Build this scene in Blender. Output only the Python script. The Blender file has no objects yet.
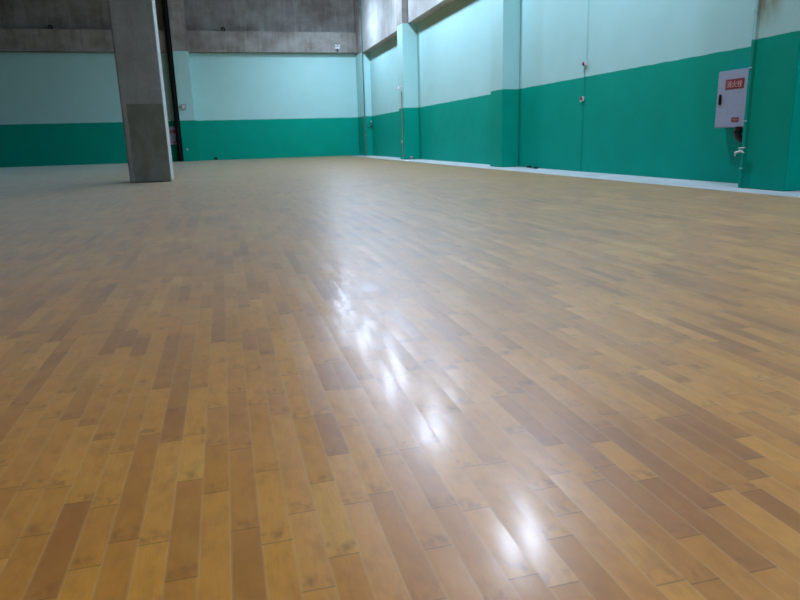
import bpy, bmesh, math, random
from mathutils import Vector, Matrix
random.seed(7)
C = bpy.context.scene
COL = C.collection

# ---------------------------------------------------------------- camera
F_PX, PITCH, ROLL, YAW = 655.2, 0.241341, -0.028696, 0.252664
cy, sy, cp, sp = math.cos(YAW), math.sin(YAW), math.cos(PITCH), math.sin(PITCH)
fwd = Vector((sy*cp, cy*cp, -sp)); r0 = Vector((cy, -sy, 0)); u0 = r0.cross(fwd)
right = r0*math.cos(ROLL) + u0*math.sin(ROLL)
up = -r0*math.sin(ROLL) + u0*math.cos(ROLL)
cam_data = bpy.data.cameras.new('camera')
cam = bpy.data.objects.new('camera', cam_data); COL.objects.link(cam)
m = Matrix((right, up, -fwd)).transposed().to_4x4(); m.translation = (0, 0, 1.0)
cam.matrix_world = m
cam_data.sensor_width = 36.0; cam_data.lens = F_PX/800*36.0
cam_data.clip_start = 0.05; cam_data.clip_end = 200
C.camera = cam

# ---------------------------------------------------------------- world, exposure, lamp strengths
w = bpy.data.worlds.new('world'); C.world = w; w.use_nodes = True
w.node_tree.nodes['Background'].inputs[0].default_value = (0.02, 0.025, 0.03, 1)
w.node_tree.nodes['Background'].inputs[1].default_value = 0.3
C.view_settings.view_transform = 'Standard'; C.view_settings.look = 'None'
C.view_settings.gamma = 1; C.view_settings.use_curve_mapping = False
C.view_settings.exposure = 0.42
LAMP_W, LAMP_DOWN_W = 240.0, 1000.0
LAMP_COL = (0.76, 0.93, 1.22)
LAMP_X, LAMP_Z = 6.62, 9.4
LAMP_Y = (-5.4, 3.2, 13.8, 21.0, 26.9, 33.0, 39.2)

# ---------------------------------------------------------------- dimensions
XR, YB, XL, YF, ZC = 9.46, 44.35, -24.0, -16.0, 11.4
DADO, BEAM_R, BEAM_B, BEAM_TOP = 2.45, 6.28, 6.45, 7.66

# ---------------------------------------------------------------- node helpers
class NT:
    def __init__(s, name):
        s.m = bpy.data.materials.new(name); s.m.use_nodes = True
        s.t = s.m.node_tree; s.b = s.t.nodes['Principled BSDF']
    def n(s, typ, **kw):
        nd = s.t.nodes.new(typ)
        for k, v in kw.items(): setattr(nd, k, v)
        return nd
    def put(s, sock, v):
        if v is None: return
        if isinstance(v, bpy.types.NodeSocket): s.t.links.new(v, sock)
        elif isinstance(v, (tuple, list)):
            sock.default_value = tuple(v) + ((1,) if len(v) == 3 and len(sock.default_value) == 4 else ())
        else: sock.default_value = v
    def math(s, op, a, b=None, c=None, clamp=False):
        nd = s.n('ShaderNodeMath', operation=op, use_clamp=clamp)
        s.put(nd.inputs[0], a); s.put(nd.inputs[1], b)
        if c is not None: s.put(nd.inputs[2], c)
        return nd.outputs[0]
    def mix(s, f, a, b, mode='MIX'):
        nd = s.n('ShaderNodeMix', data_type='RGBA', blend_type=mode)
        s.put(nd.inputs[0], f); s.put(nd.inputs[6], a); s.put(nd.inputs[7], b)
        return nd.outputs[2]
    def comb(s, x, y, z):
        nd = s.n('ShaderNodeCombineXYZ')
        s.put(nd.inputs[0], x); s.put(nd.inputs[1], y); s.put(nd.inputs[2], z); return nd.outputs[0]
    def noise(s, vec, scale, detail=3, rough=.55, out=0):
        nd = s.n('ShaderNodeTexNoise'); s.put(nd.inputs['Vector'], vec)
        nd.inputs['Scale'].default_value = scale; nd.inputs['Detail'].default_value = detail
        nd.inputs['Roughness'].default_value = rough; return nd.outputs[out]
    def white(s, vec, out='Value'):
        nd = s.n('ShaderNodeTexWhiteNoise', noise_dimensions='3D'); s.put(nd.inputs['Vector'], vec)
        return nd.outputs[out]
    def ramp(s, f, stops, interp='LINEAR'):
        nd = s.n('ShaderNodeValToRGB'); cr = nd.color_ramp; cr.interpolation = interp
        while len(cr.elements) < len(stops): cr.elements.new(.5)
        for e, (p, c) in zip(cr.elements, stops):
            e.position = p; e.color = tuple(c)+(1,) if len(c) == 3 else c
        s.put(nd.inputs[0], f); return nd.outputs[0]
    def rng(s, v, a, b, c=0., d=1.):
        nd = s.n('ShaderNodeMapRange'); s.put(nd.inputs[0], v)
        for i, q in zip((1, 2, 3, 4), (a, b, c, d)): nd.inputs[i].default_value = q
        return nd.outputs[0]
    def vscale(s, vec, sc):
        nd = s.n('ShaderNodeVectorMath', operation='MULTIPLY'); s.put(nd.inputs[0], vec); nd.inputs[1].default_value = sc
        return nd.outputs[0]
    def bump(s, h, strength, dist):
        nd = s.n('ShaderNodeBump'); nd.inputs['Strength'].default_value = strength
        nd.inputs['Distance'].default_value = dist; s.put(nd.inputs['Height'], h)
        s.t.links.new(nd.outputs[0], s.b.inputs['Normal'])
    def set(s, **kw):
        for k, v in kw.items(): s.put(s.b.inputs[k.replace('_', ' ')], v)
    def sep(s, v):
        nd = s.n('ShaderNodeSeparateXYZ'); s.put(nd.inputs[0], v); return nd.outputs

def flat(name, col, rough=.5, metal=0., spec=.5):
    q = NT(name)
    tc = q.n('ShaderNodeTexCoord').outputs['Object']
    n = q.noise(tc, 9, 3)
    dk = tuple(c*.86 for c in col); lt = tuple(min(1, c*1.1) for c in col)
    q.set(Base_Color=q.mix(n, dk, lt), Roughness=rough, Metallic=metal, Specular_IOR_Level=spec)
    return q.m

# ---------------------------------------------------------------- materials
GREEN = (0.0, 0.315, 0.225); MINT = (0.375, 0.67, 0.65)

def concrete_nodes(q, pos, base=(.36, .38, .35), dark=(.12, .10, .075)):
    a = q.noise(q.vscale(pos, (1, 1, 1.6)), .55, 5, .6)
    b = q.noise(q.vscale(pos, (3, 3, .5)), 1.2, 4, .6)
    f = q.rng(q.math('ADD', q.math('MULTIPLY', a, .65), q.math('MULTIPLY', b, .35)), .36, .62)
    c = q.mix(f, dark, base)
    fine = q.noise(pos, 14, 4, .7)
    return q.mix(.25, c, q.mix(fine, (.12, .12, .11), (.5, .5, .48)))

def wall_material(name, top, stain=False, upper=1.0):
    q = NT(name)
    pos = q.n('ShaderNodeTexCoord').outputs['Object']
    X, Y, Z = q.sep(pos)
    conc = concrete_nodes(q, pos)
    # formwork joints in the bare concrete
    hor = q.math('ADD', X, Y)
    j1 = q.math('LESS_THAN', q.math('FRACT', q.math('DIVIDE', hor, 1.83)), .012)
    j2 = q.math('LESS_THAN', q.math('FRACT', q.math('DIVIDE', Z, .92)), .014)
    pan = q.white(q.comb(q.math('FLOOR', q.math('DIVIDE', hor, 1.83)), q.math('FLOOR', q.math('DIVIDE', Z, .92)), 3.))
    conc = q.mix(q.math('MULTIPLY', pan, .25), conc, (.2, .195, .18))
    conc = q.mix(q.math('MULTIPLY', q.math('MAXIMUM', j1, j2), .35), conc, (.12, .12, .11))
    if upper != 1.0: conc = q.mix(1.0, conc, (upper, upper, upper), 'MULTIPLY')
    wob = q.math('MULTIPLY', q.math('SUBTRACT', q.noise(pos, 2.5, 2), .5), .03)
    z = q.math('ADD', Z, wob)
    mot = q.noise(pos, 1.3, 4, .6)
    grn = q.mix(mot, (GREEN[0], GREEN[1]*.88, GREEN[2]*.88), (GREEN[0], GREEN[1]*1.1, GREEN[2]*1.12))
    mnt = q.mix(mot, (MINT[0]*.92, MINT[1]*.94, MINT[2]*.93), (MINT[0]*1.06, MINT[1]*1.04, MINT[2]*1.06))
    if stain:    # damp brown stain that has come through the paint high on this pilaster
        s = q.math('MULTIPLY', q.math('MULTIPLY', q.rng(Z, 2.55, 2.95), q.math('MULTIPLY', q.rng(Y, 9.2, 9.5), q.rng(Y, 9.84, 9.74))), q.rng(q.noise(q.vscale(pos, (1, 1, .5)), 3.0, 3), .20, .50))
        mnt = q.mix(q.math('MULTIPLY', s, .8, clamp=True), mnt, (.20, .19, .08))
    painted = q.mix(q.math('GREATER_THAN', z, DADO), grn, mnt)
    col = q.mix(q.math('GREATER_THAN', z, top), painted, conc)
    ip = q.math('LESS_THAN', z, top)
    q.set(Base_Color=col, Roughness=q.rng(ip, 0, 1, .85, .6), Specular_IOR_Level=q.rng(ip, 0, 1, .25, .07))
    q.bump(q.noise(pos, 22, 3, .6), .25, .01)
    return q.m

M_BACK = wall_material('paint_and_concrete_back', BEAM_B)
M_BACK_UP = wall_material('paint_and_darker_concrete_back', BEAM_B+.06, upper=.75)  # same concrete nodes, multiplied darker above the paint
M_BEAM = wall_material('beam_concrete', BEAM_B-.3)
M_RIGHT = wall_material('paint_and_concrete_right', BEAM_R)
M_STAINED = wall_material('paint_and_concrete_stained', BEAM_R, True)

def concrete_material(name, **kw):
    q = NT(name); pos = q.n('ShaderNodeTexCoord').outputs['Object']
    q.set(Base_Color=concrete_nodes(q, pos, **kw), Roughness=.85, Specular_IOR_Level=.25)
    q.bump(q.noise(pos, 18, 4, .6), .3, .01); return q.m
M_CONC = concrete_material('bare_concrete', base=(.46, .50, .48), dark=(.27, .29, .27))
M_CEIL = concrete_material('ceiling_concrete', base=(.32, .32, .32), dark=(.25, .25, .25))

def floor_wood():
    q = NT('hardwood_strips')
    pos = q.n('ShaderNodeTexCoord').outputs['Object']
    X, Y, Z = q.sep(pos)
    xr = q.math('DIVIDE', q.math('ADD', X, .066), .0775)
    row = q.math('FLOOR', xr); fx = q.math('FRACT', xr)
    r1 = q.white(q.comb(row, 1.7, 4.1))
    yr = q.math('ADD', q.math('DIVIDE', Y, .44), q.math('MULTIPLY', r1, 13.7))
    k = q.math('FLOOR', yr); fy = q.math('FRACT', yr)
    t = q.math('MULTIPLY_ADD', q.white(q.comb(row, k, 9.3)), .7, .15)
    idn = q.math('ADD', k, q.math('GREATER_THAN', fy, t))
    idv = q.comb(row, idn, 2.2)
    rc = q.white(idv, 'Color'); ra, rb, rd = q.sep(rc)
    # colour of each strip
    reg = q.noise(pos, .9, 2)
    v = q.math('ADD', q.math('MULTIPLY_ADD', ra, .8, .1), q.math('MULTIPLY', q.math('SUBTRACT', reg, .5), 1.3))
    col = q.ramp(v, [(0., (.44, .155, .018)), (.2, (.56, .215, .022)), (.5, (.68, .275, .026)), (.85, (.75, .32, .034)), (1., (.80, .39, .06))])
    col = q.mix(q.math('MULTIPLY', rb, .14), col, (.5, .17, .06))
    off = q.n('ShaderNodeVectorMath', operation='MULTIPLY_ADD')
    q.put(off.inputs[0], rc); off.inputs[1].default_value = (31, 47, 13); q.put(off.inputs[2], pos)
    blot = q.noise(q.vscale(off.outputs[0], (1.0, .45, 1)), 22, 4, .6)
    col = q.mix(q.rng(blot, .45, .8, 0, .4), col, (.26, .095, .018))
    col = q.mix(q.rng(blot, .42, .2, 0, .3), col, (.72, .38, .10))
    grain = q.noise(q.vscale(off.outputs[0], (1, .05, 1)), 260, 3, .6)
    col = q.mix(q.rng(grain, .4, .75, 0, .22), col, (.38, .17, .045))
    # darker curly figure towards one end of many strips
    de = q.math('SUBTRACT', fy, t)
    endf = q.math('MULTIPLY', q.rng(q.math('ABSOLUTE', q.math('SUBTRACT', de, .07)), .09, .02), q.rng(q.noise(q.vscale(pos, (1, .6, 1)), 30, 3), .45, .65))
    col = q.mix(q.math('MULTIPLY', endf, .6), col, (.27, .10, .02))
    # small knots
    vo = q.n('ShaderNodeTexVoronoi'); q.put(vo.inputs['Vector'], q.vscale(pos, (1, .7, 0))); vo.inputs['Scale'].default_value = 2.6
    kn = q.rng(q.math('ADD', vo.outputs['Distance'], q.math('MULTIPLY', blot, .05)), .075, .03)
    col = q.mix(q.math('MULTIPLY', kn, .55), col, (.12, .055, .02))
    # long seams (pale, bevel glint put into the colour) and dark end joints
    ex = q.math('MINIMUM', fx, q.math('SUBTRACT', 1., fx))
    seam = q.rng(ex, .055, .02)
    col = q.mix(q.math('MULTIPLY', seam, .22), col, (.80, .52, .24))
    thin = q.rng(ex, .012, .005)
    ey = q.math('MULTIPLY', q.math('ABSOLUTE', q.math('SUBTRACT', fy, t)), .44)
    end = q.rng(ey, .0032, .0012)
    col = q.mix(q.math('MULTIPLY', q.math('MAXIMUM', end, q.math('MULTIPLY', thin, .5)), .5), col, (.12, .055, .02))
    # each strip lies at a very slightly different tilt, and the lacquer is a little wavy
    g = q.n('ShaderNodeNewGeometry').outputs['Normal']
    tx = q.math('ADD', q.math('MULTIPLY', q.math('SUBTRACT', rb, .5), .022), q.math('MULTIPLY', q.math('SUBTRACT', r1, .5), .03))
    ty = q.math('MULTIPLY', q.math('SUBTRACT', rd, .5), .014)
    wv = q.noise(q.vscale(pos, (1, .5, 1)), 9, 2, .5, 1)
    wx, wy, wz = q.sep(wv)
    tx = q.math('ADD', tx, q.math('MULTIPLY', q.math('SUBTRACT', wx, .5), .014))
    ty = q.math('ADD', ty, q.math('MULTIPLY', q.math('SUBTRACT', wy, .5), .014))
    tx = q.math('ADD', tx, q.math('MULTIPLY', q.math('SUBTRACT', fx, .5), .016))
    ad = q.n('ShaderNodeVectorMath', operation='ADD'); q.put(ad.inputs[0], g); q.put(ad.inputs[1], q.comb(tx, ty, 0.))
    nm = q.n('ShaderNodeVectorMath', operation='NORMALIZE'); q.put(nm.inputs[0], ad.outputs[0])
    q.set(Base_Color=col, Roughness=q.rng(q.noise(pos, 3, 3), .3, .7, .33, .39), Sheen_Weight=.76, Sheen_Roughness=.33, Sheen_Tint=(.88, .95, 1.), Coat_Weight=.15, Coat_Roughness=.165, Coat_Normal=nm.outputs[0], Specular_IOR_Level=.5, Normal=nm.outputs[0])
    return q.m
M_WOOD = floor_wood()

def screed():
    q = NT('pale_screed'); pos = q.n('ShaderNodeTexCoord').outputs['Object']
    n = q.noise(pos, 1.6, 5, .65); f = q.noise(pos, 20, 3)
    c = q.mix(q.rng(n, .35, .68), (.44, .47, .48), (.62, .65, .66))
    c = q.mix(q.math('MULTIPLY', f, .15), c, (.4, .4, .38))
    q.set(Base_Color=c, Roughness=.4); return q.m
M_SCREED = screed()

M_WHITE = flat('white_plastic', (.58, .62, .64), .5)
M_CAB = flat('white_enamel', (.36, .43, .58), .35)
M_RED = flat('red_enamel', (.26, .012, .035), .5)
M_LABEL_RED = flat('red_sign_film', (.24, .014, .025), .5)
M_BLACK = flat('black_plastic', (.02, .022, .024), .5, spec=.2)
M_DARKPIPE = flat('dark_drainpipe', (.006, .010, .009), .8, spec=.1)
M_STEEL = flat('galvanised_steel', (.55, .57, .58), .35, .7)
M_GREYBOX = flat('grey_plastic', (.22, .27, .26), .6)
M_PIPE_MINT = flat('mint_painted_pipe', tuple(c*.92 for c in MINT), .45)
M_PIPE_GREEN = flat('green_painted_pipe', (.005, .30, .23), .6, spec=.2)
M_CHAR = flat('white_lettering', (.70, .50, .50), .5)
M_CORE = flat('dark_red_pipe', (.05, .008, .01), .5)

def emis(name, col, strength):
    q = NT(name); q.set(Base_Color=(.8, .8, .8)); q.b.inputs['Emission Color'].default_value = col+(1,)
    q.b.inputs['Emission Strength'].default_value = strength; return q.m
M_GLOW = emis('lamp_lens_glow', LAMP_COL, 15.0)

# ---------------------------------------------------------------- mesh helpers
def bx(bm, x0, y0, z0, x1, y1, z1, bevel=0.0):
    vs = [bm.verts.new((x, y, z)) for z in (z0, z1) for x, y in ((x0, y0), (x1, y0), (x1, y1), (x0, y1))]
    fs = [(3, 2, 1, 0), (4, 5, 6, 7), (0, 1, 5, 4), (1, 2, 6, 5), (2, 3, 7, 6), (3, 0, 4, 7)]
    new = [bm.faces.new([vs[i] for i in f]) for f in fs]
    if bevel:
        es = list({e for f in new for e in f.edges})
        bmesh.ops.bevel(bm, geom=es, offset=bevel, segments=2, affect='EDGES')
def box(*a, bevel=0.0):
    bm = bmesh.new(); bx(bm, *a, bevel=bevel); return bm
def tube(bm, pts, r, seg=12):
    pts = [Vector(p) for p in pts]; rings = []
    for i, p in enumerate(pts):
        d = (pts[min(i+1, len(pts)-1)] - pts[max(i-1, 0)]).normalized()
        a = d.orthogonal().normalized() if i == 0 else (rings_a - d*rings_a.dot(d)).normalized()
        rings_a = a; b = d.cross(a)
        rr = r[i] if isinstance(r, (list, tuple)) else r
        rings.append([bm.verts.new(p + (a*math.cos(2*math.pi*k/seg) + b*math.sin(2*math.pi*k/seg))*rr) for k in range(seg)])
    for A, B in zip(rings, rings[1:]):
        for k in range(seg): bm.faces.new((A[k], A[(k+1) % seg], B[(k+1) % seg], B[k]))
    bm.faces.new(rings[0][::-1]); bm.faces.new(rings[-1])
def tubem(pts, r, seg=12):
    bm = bmesh.new(); tube(bm, pts, r, seg); return bm
def lathe(prof, seg=32, close=True):
    bm = bmesh.new(); rings = []
    for r, z in prof:
        rings.append([bm.verts.new((r*math.cos(2*math.pi*k/seg), r*math.sin(2*math.pi*k/seg), z)) for k in range(seg)])
    for A, B in zip(rings, rings[1:]):
        for k in range(seg): bm.faces.new((A[k], A[(k+1) % seg], B[(k+1) % seg], B[k]))
    if close: bm.faces.new(rings[0]); bm.faces.new(rings[-1])
    return bm
def obj(name, bm, mat, parent=None, loc=None, smooth=False):
    bmesh.ops.recalc_face_normals(bm, faces=bm.faces)
    me = bpy.data.meshes.new(name); bm.to_mesh(me); bm.free(); me.materials.append(mat)
    if smooth:
        for p in me.polygons: p.use_smooth = True
        me.set_sharp_from_angle(angle=math.radians(40))
    o = bpy.data.objects.new(name, me); COL.objects.link(o)
    if parent: o.parent = parent
    if loc: o.location = loc
    return o
def struct(name, bm, mat):
    o = obj(name, bm, mat); o['kind'] = 'structure'; return o
def thing(name, label, cat, loc, rotz=0, group=None):
    o = bpy.data.objects.new(name, None); COL.objects.link(o); o.empty_display_size = .1
    o.location = loc; o.rotation_euler = (0, 0, rotz); o['label'] = label; o['category'] = cat
    if group: o['group'] = group
    return o
def tag(o, label, cat, group=None):
    o['label'] = label; o['category'] = cat
    if group: o['group'] = group
    return o

# ---------------------------------------------------------------- the hall
SX = 8.12      # where the strip floor ends and the bare screed margin starts
struct('floor', box(XL-.3, YF-.3, -.2, SX, YB+.3, 0), M_WOOD)
struct('trim_1', box(SX, YF-.3, -.2, XR+.3, YB+.3, -.012), M_SCREED)
struct('wall_right', box(XR, YF-.3, -.012, XR+.3, YB+.3, ZC), M_RIGHT)
struct('wall_back', box(XL-.3, YB, 0, XR, YB+.3, ZC), M_BACK_UP)
struct('wall_left', box(XL-.3, YF, 0, XL, YB, ZC), M_RIGHT)
struct('wall_front', box(XL-.3, YF-.3, 0, XR, YF, ZC), M_BACK)
struct('ceiling', box(XL-.3, YF-.3, ZC, XR+.3, YB+.3, ZC+.3), M_CEIL)
# concrete beams on the walls
BX = 9.02
struct('trim_2', box(BX, YF, BEAM_R, XR, YB, ZC), M_CONC)
struct('trim_3', box(XL, YB-.42, BEAM_B, BX, YB, BEAM_TOP), M_BEAM)
# pilasters along the right wall and at the corner, painted up to the beam
n = 4
for (x0, y0, y1, mt) in ((8.80, 8.85, 9.87, M_STAINED), (8.88, 20.45, 21.45, M_RIGHT), (8.74, 31.95, 32.95, M_RIGHT), (8.93, 42.45, YB, M_RIGHT)):
    struct('trim_%d' % n, box(x0, y0, -.012, XR, y1, ZC, bevel=.012), mt); n += 1
struct('trim_%d' % n, box(8.8, -3.2, -.012, XR, -2.2, ZC, bevel=.012), M_RIGHT); n += 1
for x0 in (-14.6, -2.33):
    struct('trim_%d' % n, box(x0, YB-.80, 0, x0+.9, YB, ZC, bevel=.012), M_BACK); n += 1

# ---------------------------------------------------------------- free-standing column
def column_material():
    q = NT('column_concrete'); pos = q.n('ShaderNodeTexCoord').outputs['Object']
    X, Y, Z = q.sep(pos)
    c = concrete_nodes(q, pos, base=(.20, .235, .225), dark=(.11, .135, .13))
    low = q.mix(q.noise(pos, 2.2, 4, .6), (.075, .09, .07), (.13, .15, .115))
    pat = q.rng(q.math('ADD', q.noise(q.vscale(pos, (1, 1, .55)), 2.6, 5, .65), q.rng(Z, 0., 1.2, .10, 0.)), .46, .66)
    low = q.mix(q.math('MULTIPLY', pat, .7), low, (.15, .185, .175))
    wob = q.math('MULTIPLY', q.math('SUBTRACT', q.noise(pos, 3, 3), .5), .10)
    edge = q.math('GREATER_THAN', q.math('ADD', X, wob), -.41)
    side = q.math('LESS_THAN', X, .535)
    f = q.math('MULTIPLY', q.math('MULTIPLY', q.math('LESS_THAN', Z, 2.12), edge), side)
    c = q.mix(q.math('MULTIPLY', f, .85), c, low)
    # lamp light painted onto the right face and arris; pour marks
    c = q.mix(q.math('GREATER_THAN', X, .535), c, (.36, .42, .41))
    vo = q.n('ShaderNodeTexVoronoi'); q.put(vo.inputs['Vector'], q.vscale(pos, (1.2, 1.2, 2.4))); vo.inputs['Scale'].default_value = .9
    c = q.mix(q.math('MULTIPLY', q.rng(vo.outputs['Distance'], .06, .02), .6), c, (.08, .085, .08))
    q.set(Base_Color=c, Roughness=.8, Specular_IOR_Level=.3)
    q.bump(q.noise(pos, 16, 4, .6), .3, .01); return q.m
colm = thing('concrete_column', 'tall square bare grey concrete column standing free on the wooden floor, darker at its foot', 'column', (-2.0, 20.42, 0))
obj('shaft', box(-.55, -.55, 0, .55, .55, ZC, bevel=.03), column_material(), colm)

# ---------------------------------------------------------------- high-bay lamps above the right side of the hall
def lamp(y, label):
    t = thing('high_bay_lamp', label, 'ceiling lamp', (LAMP_X, y, LAMP_Z), 0, 'high bay lamps in a row under the ceiling')
    obj('lamp_shade', lathe([(.10, .34), (.13, .33), (.16, .26), (.27, .04), (.275, 0), (.265, 0), (.258, .04), (.15, .25), (.1, .3)], 36, False), M_STEEL, t, smooth=True)
    obj('housing', lathe([(.07, .62), (.12, .60), (.125, .36), (.10, .34), (.05, .335)], 28), M_GREYBOX, t, smooth=True)
    obj('lens', lathe([(.001, .03), (.2, .03), (.25, .035), (.25, .05), (.001, .05)], 36), M_GLOW, t, smooth=True)
    obj('suspension_cable', tubem([(0, 0, .60), (0, 0, ZC-LAMP_Z)], .012, 8), M_STEEL, t)
    ld = bpy.data.lights.new('lamp_light', 'POINT'); ld.shadow_soft_size = .24
    ld.energy = LAMP_W; ld.color = LAMP_COL
    lo = bpy.data.objects.new('lamp_light', ld); COL.objects.link(lo); lo.parent = t; lo.location = (0, 0, -.26)
    ls = bpy.data.lights.new('lamp_downlight', 'SPOT'); ls.shadow_soft_size = .3
    ls.energy = LAMP_DOWN_W; ls.color = LAMP_COL; ls.spot_size = math.pi; ls.spot_blend = 1.0
    lo = bpy.data.objects.new('lamp_downlight', ls); COL.objects.link(lo); lo.parent = t; lo.location = (0, 0, -.32)
    return t
LN = ['high bay lamp over the right side, farthest behind the camera', 'high bay lamp over the right side, almost directly beside the camera',
      'high bay lamp whose glare is lowest and brightest on the wooden floor',
      'high bay lamp above the middle pilaster, second glare up the floor', 'high bay lamp between the middle and far pilasters, third glare up the floor',
      'high bay lamp above the far pilaster of the right wall', 'high bay lamp nearest the back wall and corner']
for y, l in zip(LAMP_Y, LN): lamp(y, l)

# ---------------------------------------------------------------- fire hydrant cabinets
def text_mesh(name, s, width, height, mat, parent, loc, rot):
    cu = bpy.data.curves.new(name, 'FONT'); cu.body = s; cu.extrude = .0008; cu.resolution_u = 3
    o = bpy.data.objects.new(name, cu); COL.objects.link(o)
    bpy.context.view_layer.update()
    me = bpy.data.meshes.new_from_object(o.evaluated_get(bpy.context.evaluated_depsgraph_get()))
    bpy.data.objects.remove(o); bpy.data.curves.remove(cu)
    xs = [v.co.x for v in me.vertices]; ys = [v.co.y for v in me.vertices]
    sx = width/(max(xs)-min(xs)); sy_ = height/(max(ys)-min(ys)); cx = (max(xs)+min(xs))/2; cy_ = (max(ys)+min(ys))/2
    for v in me.vertices: v.co = Vector(((v.co.x-cx)*sx, (v.co.y-cy_)*sy_, v.co.z))
    me.materials.clear(); me.materials.append(mat)
    t = bpy.data.objects.new(name, me); COL.objects.link(t); t.parent = parent
    t.location = loc; t.rotation_euler = rot
    return t

def hydrant_cabinet(label, loc, rotz, H=1.03, W=.8, D=.24):
    # local frame: front face looks along -Y, back on y = 0
    t = thing('fire_hydrant_cabinet', label, 'fire cabinet', loc, rotz, 'fire hydrant cabinets on the walls')
    obj('body', box(-W/2, -D+.02, 0, W/2, 0, H, bevel=.004), M_CAB, t)
    d = obj('door', box(-W/2+.012, -D, .012, W/2-.012, -D+.021, H-.012, bevel=.004), M_CAB, t)
    hb = box(-W/2+.075, -D-.02, .42, -W/2+.135, -D, .61, bevel=.006)
    bx(hb, -W/2+.09, -D-.028, .46, -W/2+.12, -D-.015, .56, bevel=.003)
    obj('handle', hb, M_BLACK, d)
    s = obj('sign', box(-W/2+.215, -D-.004, .69, -W/2+.675, -D, .865), M_LABEL_RED, d)
    s['label'] = 'red sign with three white characters'
    text_mesh('lettering', '消火栓', .39, .12, M_CHAR, s, (-W/2+.445, -D-.0045, .7775), (math.pi/2, 0, 0)).parent = d
    b = obj('notice', box(-W/2+.44, -D-.004, .10, -W/2+.62, -D, .18), M_LABEL_RED, d)
    b['label'] = 'small red notice low on the door'
    text_mesh('notice_lettering', '火警119', .13, .045, M_CHAR, d, (-W/2+.53, -D-.0045, .14), (math.pi/2, 0, 0))
    for z in (.16, .84): obj('hinge', tubem([(W/2-.004, -D+.004, z-.04), (W/2-.004, -D+.004, z+.04)], .007, 8), M_STEEL, d)
    return t
# facing -X on the right wall
hydrant_cabinet('large white fire hydrant cabinet with a black handle, beside the nearest right wall pilaster', (XR, 10.685, 1.03), -math.pi/2)
hydrant_cabinet('small distant white fire cabinet on the back wall, half behind the concrete column', (-2.98, YB, 1.03), 0, H=1.08, W=.72)

# dark hose coupling hanging under the near cabinet
t = thing('pipe_coupling', 'dark red pipe coupling under the white fire cabinet', 'pipe', (9.22, 10.45, .77))
obj('elbow', tubem([(0, 0, .262), (0, 0, .14), (.02, 0, .08), (.08, 0, .05), (.236, 0, .05)], .065, 16), M_CORE, t, smooth=True)
obj('flange', tubem([(0, 0, .16), (0, 0, .20)], .08, 16), M_BLACK, t, smooth=True)

# ---------------------------------------------------------------- pipe with tap on the nearest pilaster
t = thing('water_pipe', 'thin green pipe running down the far edge of the nearest pilaster, with a steel tap', 'pipe', (8.775, 9.80, 0))
obj('pipe_run', tubem([(0, 0, -.010), (0, 0, DADO)], .016, 12), M_PIPE_GREEN, t, smooth=True)
obj('upper_pipe_run', tubem([(0, 0, DADO), (0, 0, BEAM_R)], .016, 12), M_PIPE_MINT, t, smooth=True)
for z in (.33, 1.13, 2.0, 2.9, 3.8):
    o = obj('pipe_clip', box(-.02, -.024, z-.010, .02, .024, z+.010, bevel=.004), M_PIPE_MINT, t); o['label'] = 'pale clip around the pipe'
tp = bmesh.new()
tube(tp, [(-.014, 0, .62), (-.05, -.01, .62), (-.075, .03, .61), (-.09, .06, .58), (-.092, .065, .54)], [.02, .022, .018, .016, .014], 12)
tube(tp, [(-.045, -.01, .62), (-.045, -.01, .67)], .012, 10)
tube(tp, [(-.045, -.11, .685), (-.045, .04, .67)], .012, 10)
o = obj('tap', tp, M_STEEL, t, smooth=True); o['label'] = 'bright steel tap with a lever'
obj('tap_wheel', tubem([(-.05, -.09, .60), (-.05, -.03, .62), (-.05, .04, .615), (-.05, .12, .60)], .014, 8), M_WHITE, t, smooth=True)

# ---------------------------------------------------------------- alarm fittings on the right wall
def conduit(name, label, x, y, z0, z1, r, mat, cat='conduit'):
    t = obj(name, tubem([(0, 0, 0), (0, 0, z1-z0)], r, 10), mat, loc=(x, y, z0), smooth=True)
    tag(t, label, cat); return t
def alarm(name, label, y, z, kind):
    t = thing(name, label, 'fire alarm', (XR, y, z)); t.scale = (.8, .8, .8)
    obj('back_box', box(-.05, -.075, -.075, 0, .075, .075, bevel=.008), M_WHITE, t)
    if kind == 0:
        obj('red_cover', lathe([(.068, 0), (.066, .03), (.04, .06), (.001, .064)], 24, False), M_RED, t, smooth=True).rotation_euler = (0, -math.pi/2, 0)
        t.children[-1].location = (-.05, .03, 0)
        obj('strobe', box(-.09, -.072, -.05, -.05, -.035, .07, bevel=.006), M_WHITE, t)
    else:
        obj('red_cover', box(-.085, -.02, -.03, -.05, .07, .06, bevel=.01), M_RED, t)
        obj('key_cover', box(-.08, .01, -.10, -.01, .075, -.045, bevel=.006), M_WHITE, t)
    return t
alarm('alarm_sounder', 'small red and white alarm sounder on the mint part of the right wall', 16.35, 2.78, 0)
alarm('call_point', 'small red and white call point on the green part of the right wall', 16.43, 1.90, 1)
conduit('wall_conduit', 'pale vertical conduit above the red alarm sounder', XR-.013, 16.33, 2.845, BEAM_R, .007, M_PIPE_MINT)
conduit('wall_conduit', 'short vertical conduit joining the alarm sounder to the call point below', XR-.013, 16.38, 1.965, 2.715, .007, M_PIPE_GREEN)
conduit('wall_conduit', 'green vertical conduit running down from the call point to the floor', XR-.013, 16.43, -.012, 1.815, .007, M_PIPE_GREEN)

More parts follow.
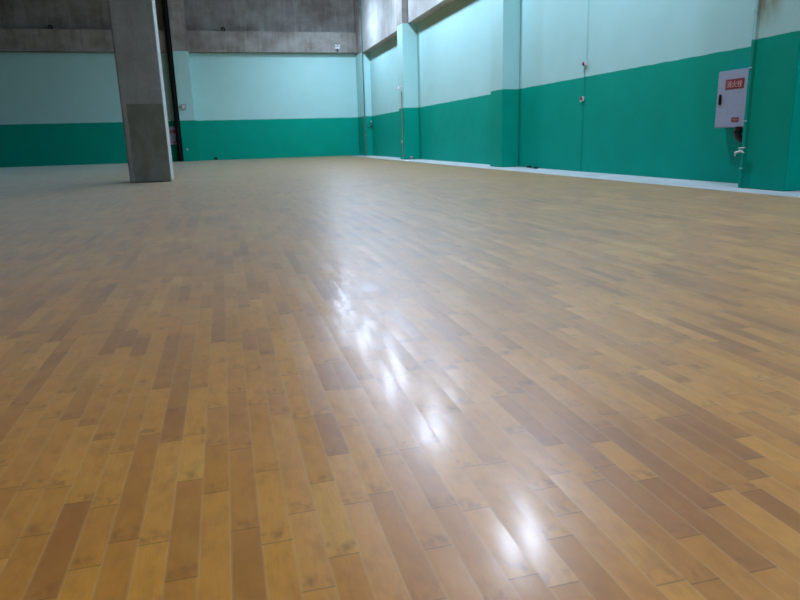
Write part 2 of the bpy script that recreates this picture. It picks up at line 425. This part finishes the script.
# lamp bracket and cable on the far pilaster
t = thing('wall_light', 'small white wall light above a cable, on the far pilaster of the right wall', 'wall light', (8.74, 32.35, 3.30))
obj('back_plate', box(-.03, -.05, -.10, 0, .05, .12, bevel=.006), M_WHITE, t)
obj('arm', tubem([(-.02, 0, .08), (-.07, 0, .13), (-.13, 0, .12)], .025, 10), M_WHITE, t, smooth=True)
obj('light_head', tubem([(-.11, 0, .17), (-.15, 0, .04)], [.045, .07], 14), M_WHITE, t, smooth=True)
conduit('wall_conduit', 'grey cable conduit under the small wall light on the pilaster', 8.722, 32.35, -.012, 3.20, .016, M_GREYBOX)
t = thing('wall_socket', 'tiny white socket low on the far pilaster beneath the wall light', 'socket', (8.74, 32.5, .85))
obj('socket_plate', box(-.03, -.05, -.07, 0, .05, .07, bevel=.006), M_WHITE, t)
obj('socket_insert', box(-.036, -.025, -.03, -.028, .025, .03, bevel=.003), M_GREYBOX, t)

# ---------------------------------------------------------------- back wall fittings
t = thing('drainpipe', 'thick dark vertical drainpipe against the back wall pilaster behind the column', 'pipe', (-2.50, YB-.66, 0))
obj('pipe_run', tubem([(0, 0, 0), (0, 0, ZC)], .15, 20), M_DARKPIPE, t, smooth=True)
for z in (1.2, 4.4, 8.2): obj('pipe_collar', tubem([(0, 0, z), (0, 0, z+.12)], .168, 20), M_DARKPIPE, t, smooth=True)
t = thing('junction_box', 'small grey junction box on the mint part of the back wall pilaster', 'junction box', (-2.03, YB-.80, 3.25))
obj('box_body', box(-.13, -.09, -.15, .15, 0, .15, bevel=.012), M_GREYBOX, t)
obj('box_lid', box(-.10, -.10, -.12, .12, -.088, .12, bevel=.006), M_WHITE, t)
obj('cable_gland', tubem([(-.12, -.05, 0), (-.30, -.05, 0)], .03, 10), M_GREYBOX, t, smooth=True)
t = thing('wall_socket', 'tiny white socket on the green part of the back wall pilaster', 'socket', (-2.05, YB-.80, .72))
obj('socket_plate', box(-.05, -.04, -.05, .05, 0, .05, bevel=.006), M_WHITE, t)
obj('socket_insert', box(-.02, -.046, -.02, .02, -.038, .02, bevel=.003), M_GREYBOX, t)
tag(obj('floor_socket', box(-.09, -.07, -.06, .09, 0, .08, bevel=.01), M_BLACK, loc=(-.40, YB, .10)), 'small black outlet low on the back wall at the floor line', 'socket')
t = thing('emergency_light', 'small white emergency light on the concrete beam near the back corner', 'emergency light', (7.68, YB-.42, 6.66))
obj('lamp_body', box(-.17, -.10, 0, .17, 0, .14, bevel=.015), M_WHITE, t)
for s in (-1, 1): obj('lamp_head', tubem([(s*.10, -.06, .15), (s*.10, -.14, .20)], [.05, .07], 14), M_WHITE, t, smooth=True)
obj('bracket', box(-.05, -.05, -.16, .05, 0, .005, bevel=.01), M_BLACK, t)
def beam_hook(label, x):
    t = thing('cable_anchor', label, 'anchor', (x, YB-.42, BEAM_TOP))
    obj('anchor_plate', box(-.12, .02, 0, .12, .2, .05, bevel=.01), M_BLACK, t)
    obj('anchor_eye', tubem([(-.09, .1, .04), (-.08, .1, .16), (0, .1, .22), (.08, .1, .16), (.09, .1, .04)], 0.055, 10), M_BLACK, t, smooth=True)
beam_hook('dark anchor on top of the back beam, middle of the wall', .72)
beam_hook('dark anchor on top of the back beam, left of the concrete column', -8.9)

# pipes in the back corner
t = thing('corner_pipe', 'thin dark vertical pipe running down the corner pilaster', 'pipe', (8.98, 42.41, 0))
obj('pipe_run', tubem([(0, 0, -.012), (0, 0, ZC)], .04, 12), flat('grey_green_pipe', (.07, .16, .15), .5), t, smooth=True)
for z in (1.3, 3.2, 5.1, 7.0, 8.9): obj('pipe_clip', box(-.06, -.05, z-.03, .06, .05, z+.03, bevel=.01), M_GREYBOX, t)
t = thing('valve_box', 'small green valve box beside the pipe in the back corner', 'valve', (9.43, 42.45, 1.95)); t.scale = (.75, .75, .75)
obj('box_body', box(-.18, -.14, -.18, .05, 0, .18, bevel=.015), flat('dark_green_box', (.0, .17, .13), .5), t)
obj('valve_pipe', tubem([(-.34, -.05, -.22), (-.10, -.05, -.22), (-.06, -.05, -.15)], .035, 10), M_PIPE_GREEN, t, smooth=True)
o = obj('valve_cap', tubem([(-.06, -.07, .17), (-.06, -.07, .27)], .05, 12), M_WHITE, t, smooth=True)

# ---------------------------------------------------------------- small things on the bare margin by the wall
t = thing('plug_adapter', 'small black plug adapter on the pale floor margin beyond the middle pilaster', 'adapter', (9.25, 18.7, -.012)); t.scale = (.7, .7, .7)
obj('adapter_body', box(-.08, -.06, 0, .08, .06, .09, bevel=.015), M_BLACK, t)
obj('cord', tubem([(0, .05, .03), (.03, .22, .02), (-.04, .40, .018), (.05, .56, .018)], .016, 8), M_BLACK, t, smooth=True)
t = thing('cable_coil', 'small black cable coil lying next to the middle pilaster on the floor margin', 'cable coil', (9.3, 19.3, -.012)); t.scale = (.7, .7, .7)
pts = [(.09*math.cos(a*.5), .12*math.sin(a*.5), .02+.0035*a) for a in range(0, 26)]
obj('coil', tubem(pts, .02, 8), M_BLACK, t, smooth=True)
t = thing('red_white_scrap', 'tiny red and white scrap on the floor at the foot of the far pilaster', 'scrap', (8.93, 31.55, -.012+.0))  # unidentified red and white scrap, given a made-up tapered round shape
obj('scrap_wall', lathe([(.055, 0), (.075, .15), (.07, .15), (.052, .01)], 20, False), M_WHITE, t, smooth=True)
obj('red_band', lathe([(.062, .04), (.072, .11), (.074, .11), (.064, .04)], 20, False), M_RED, t, smooth=True)
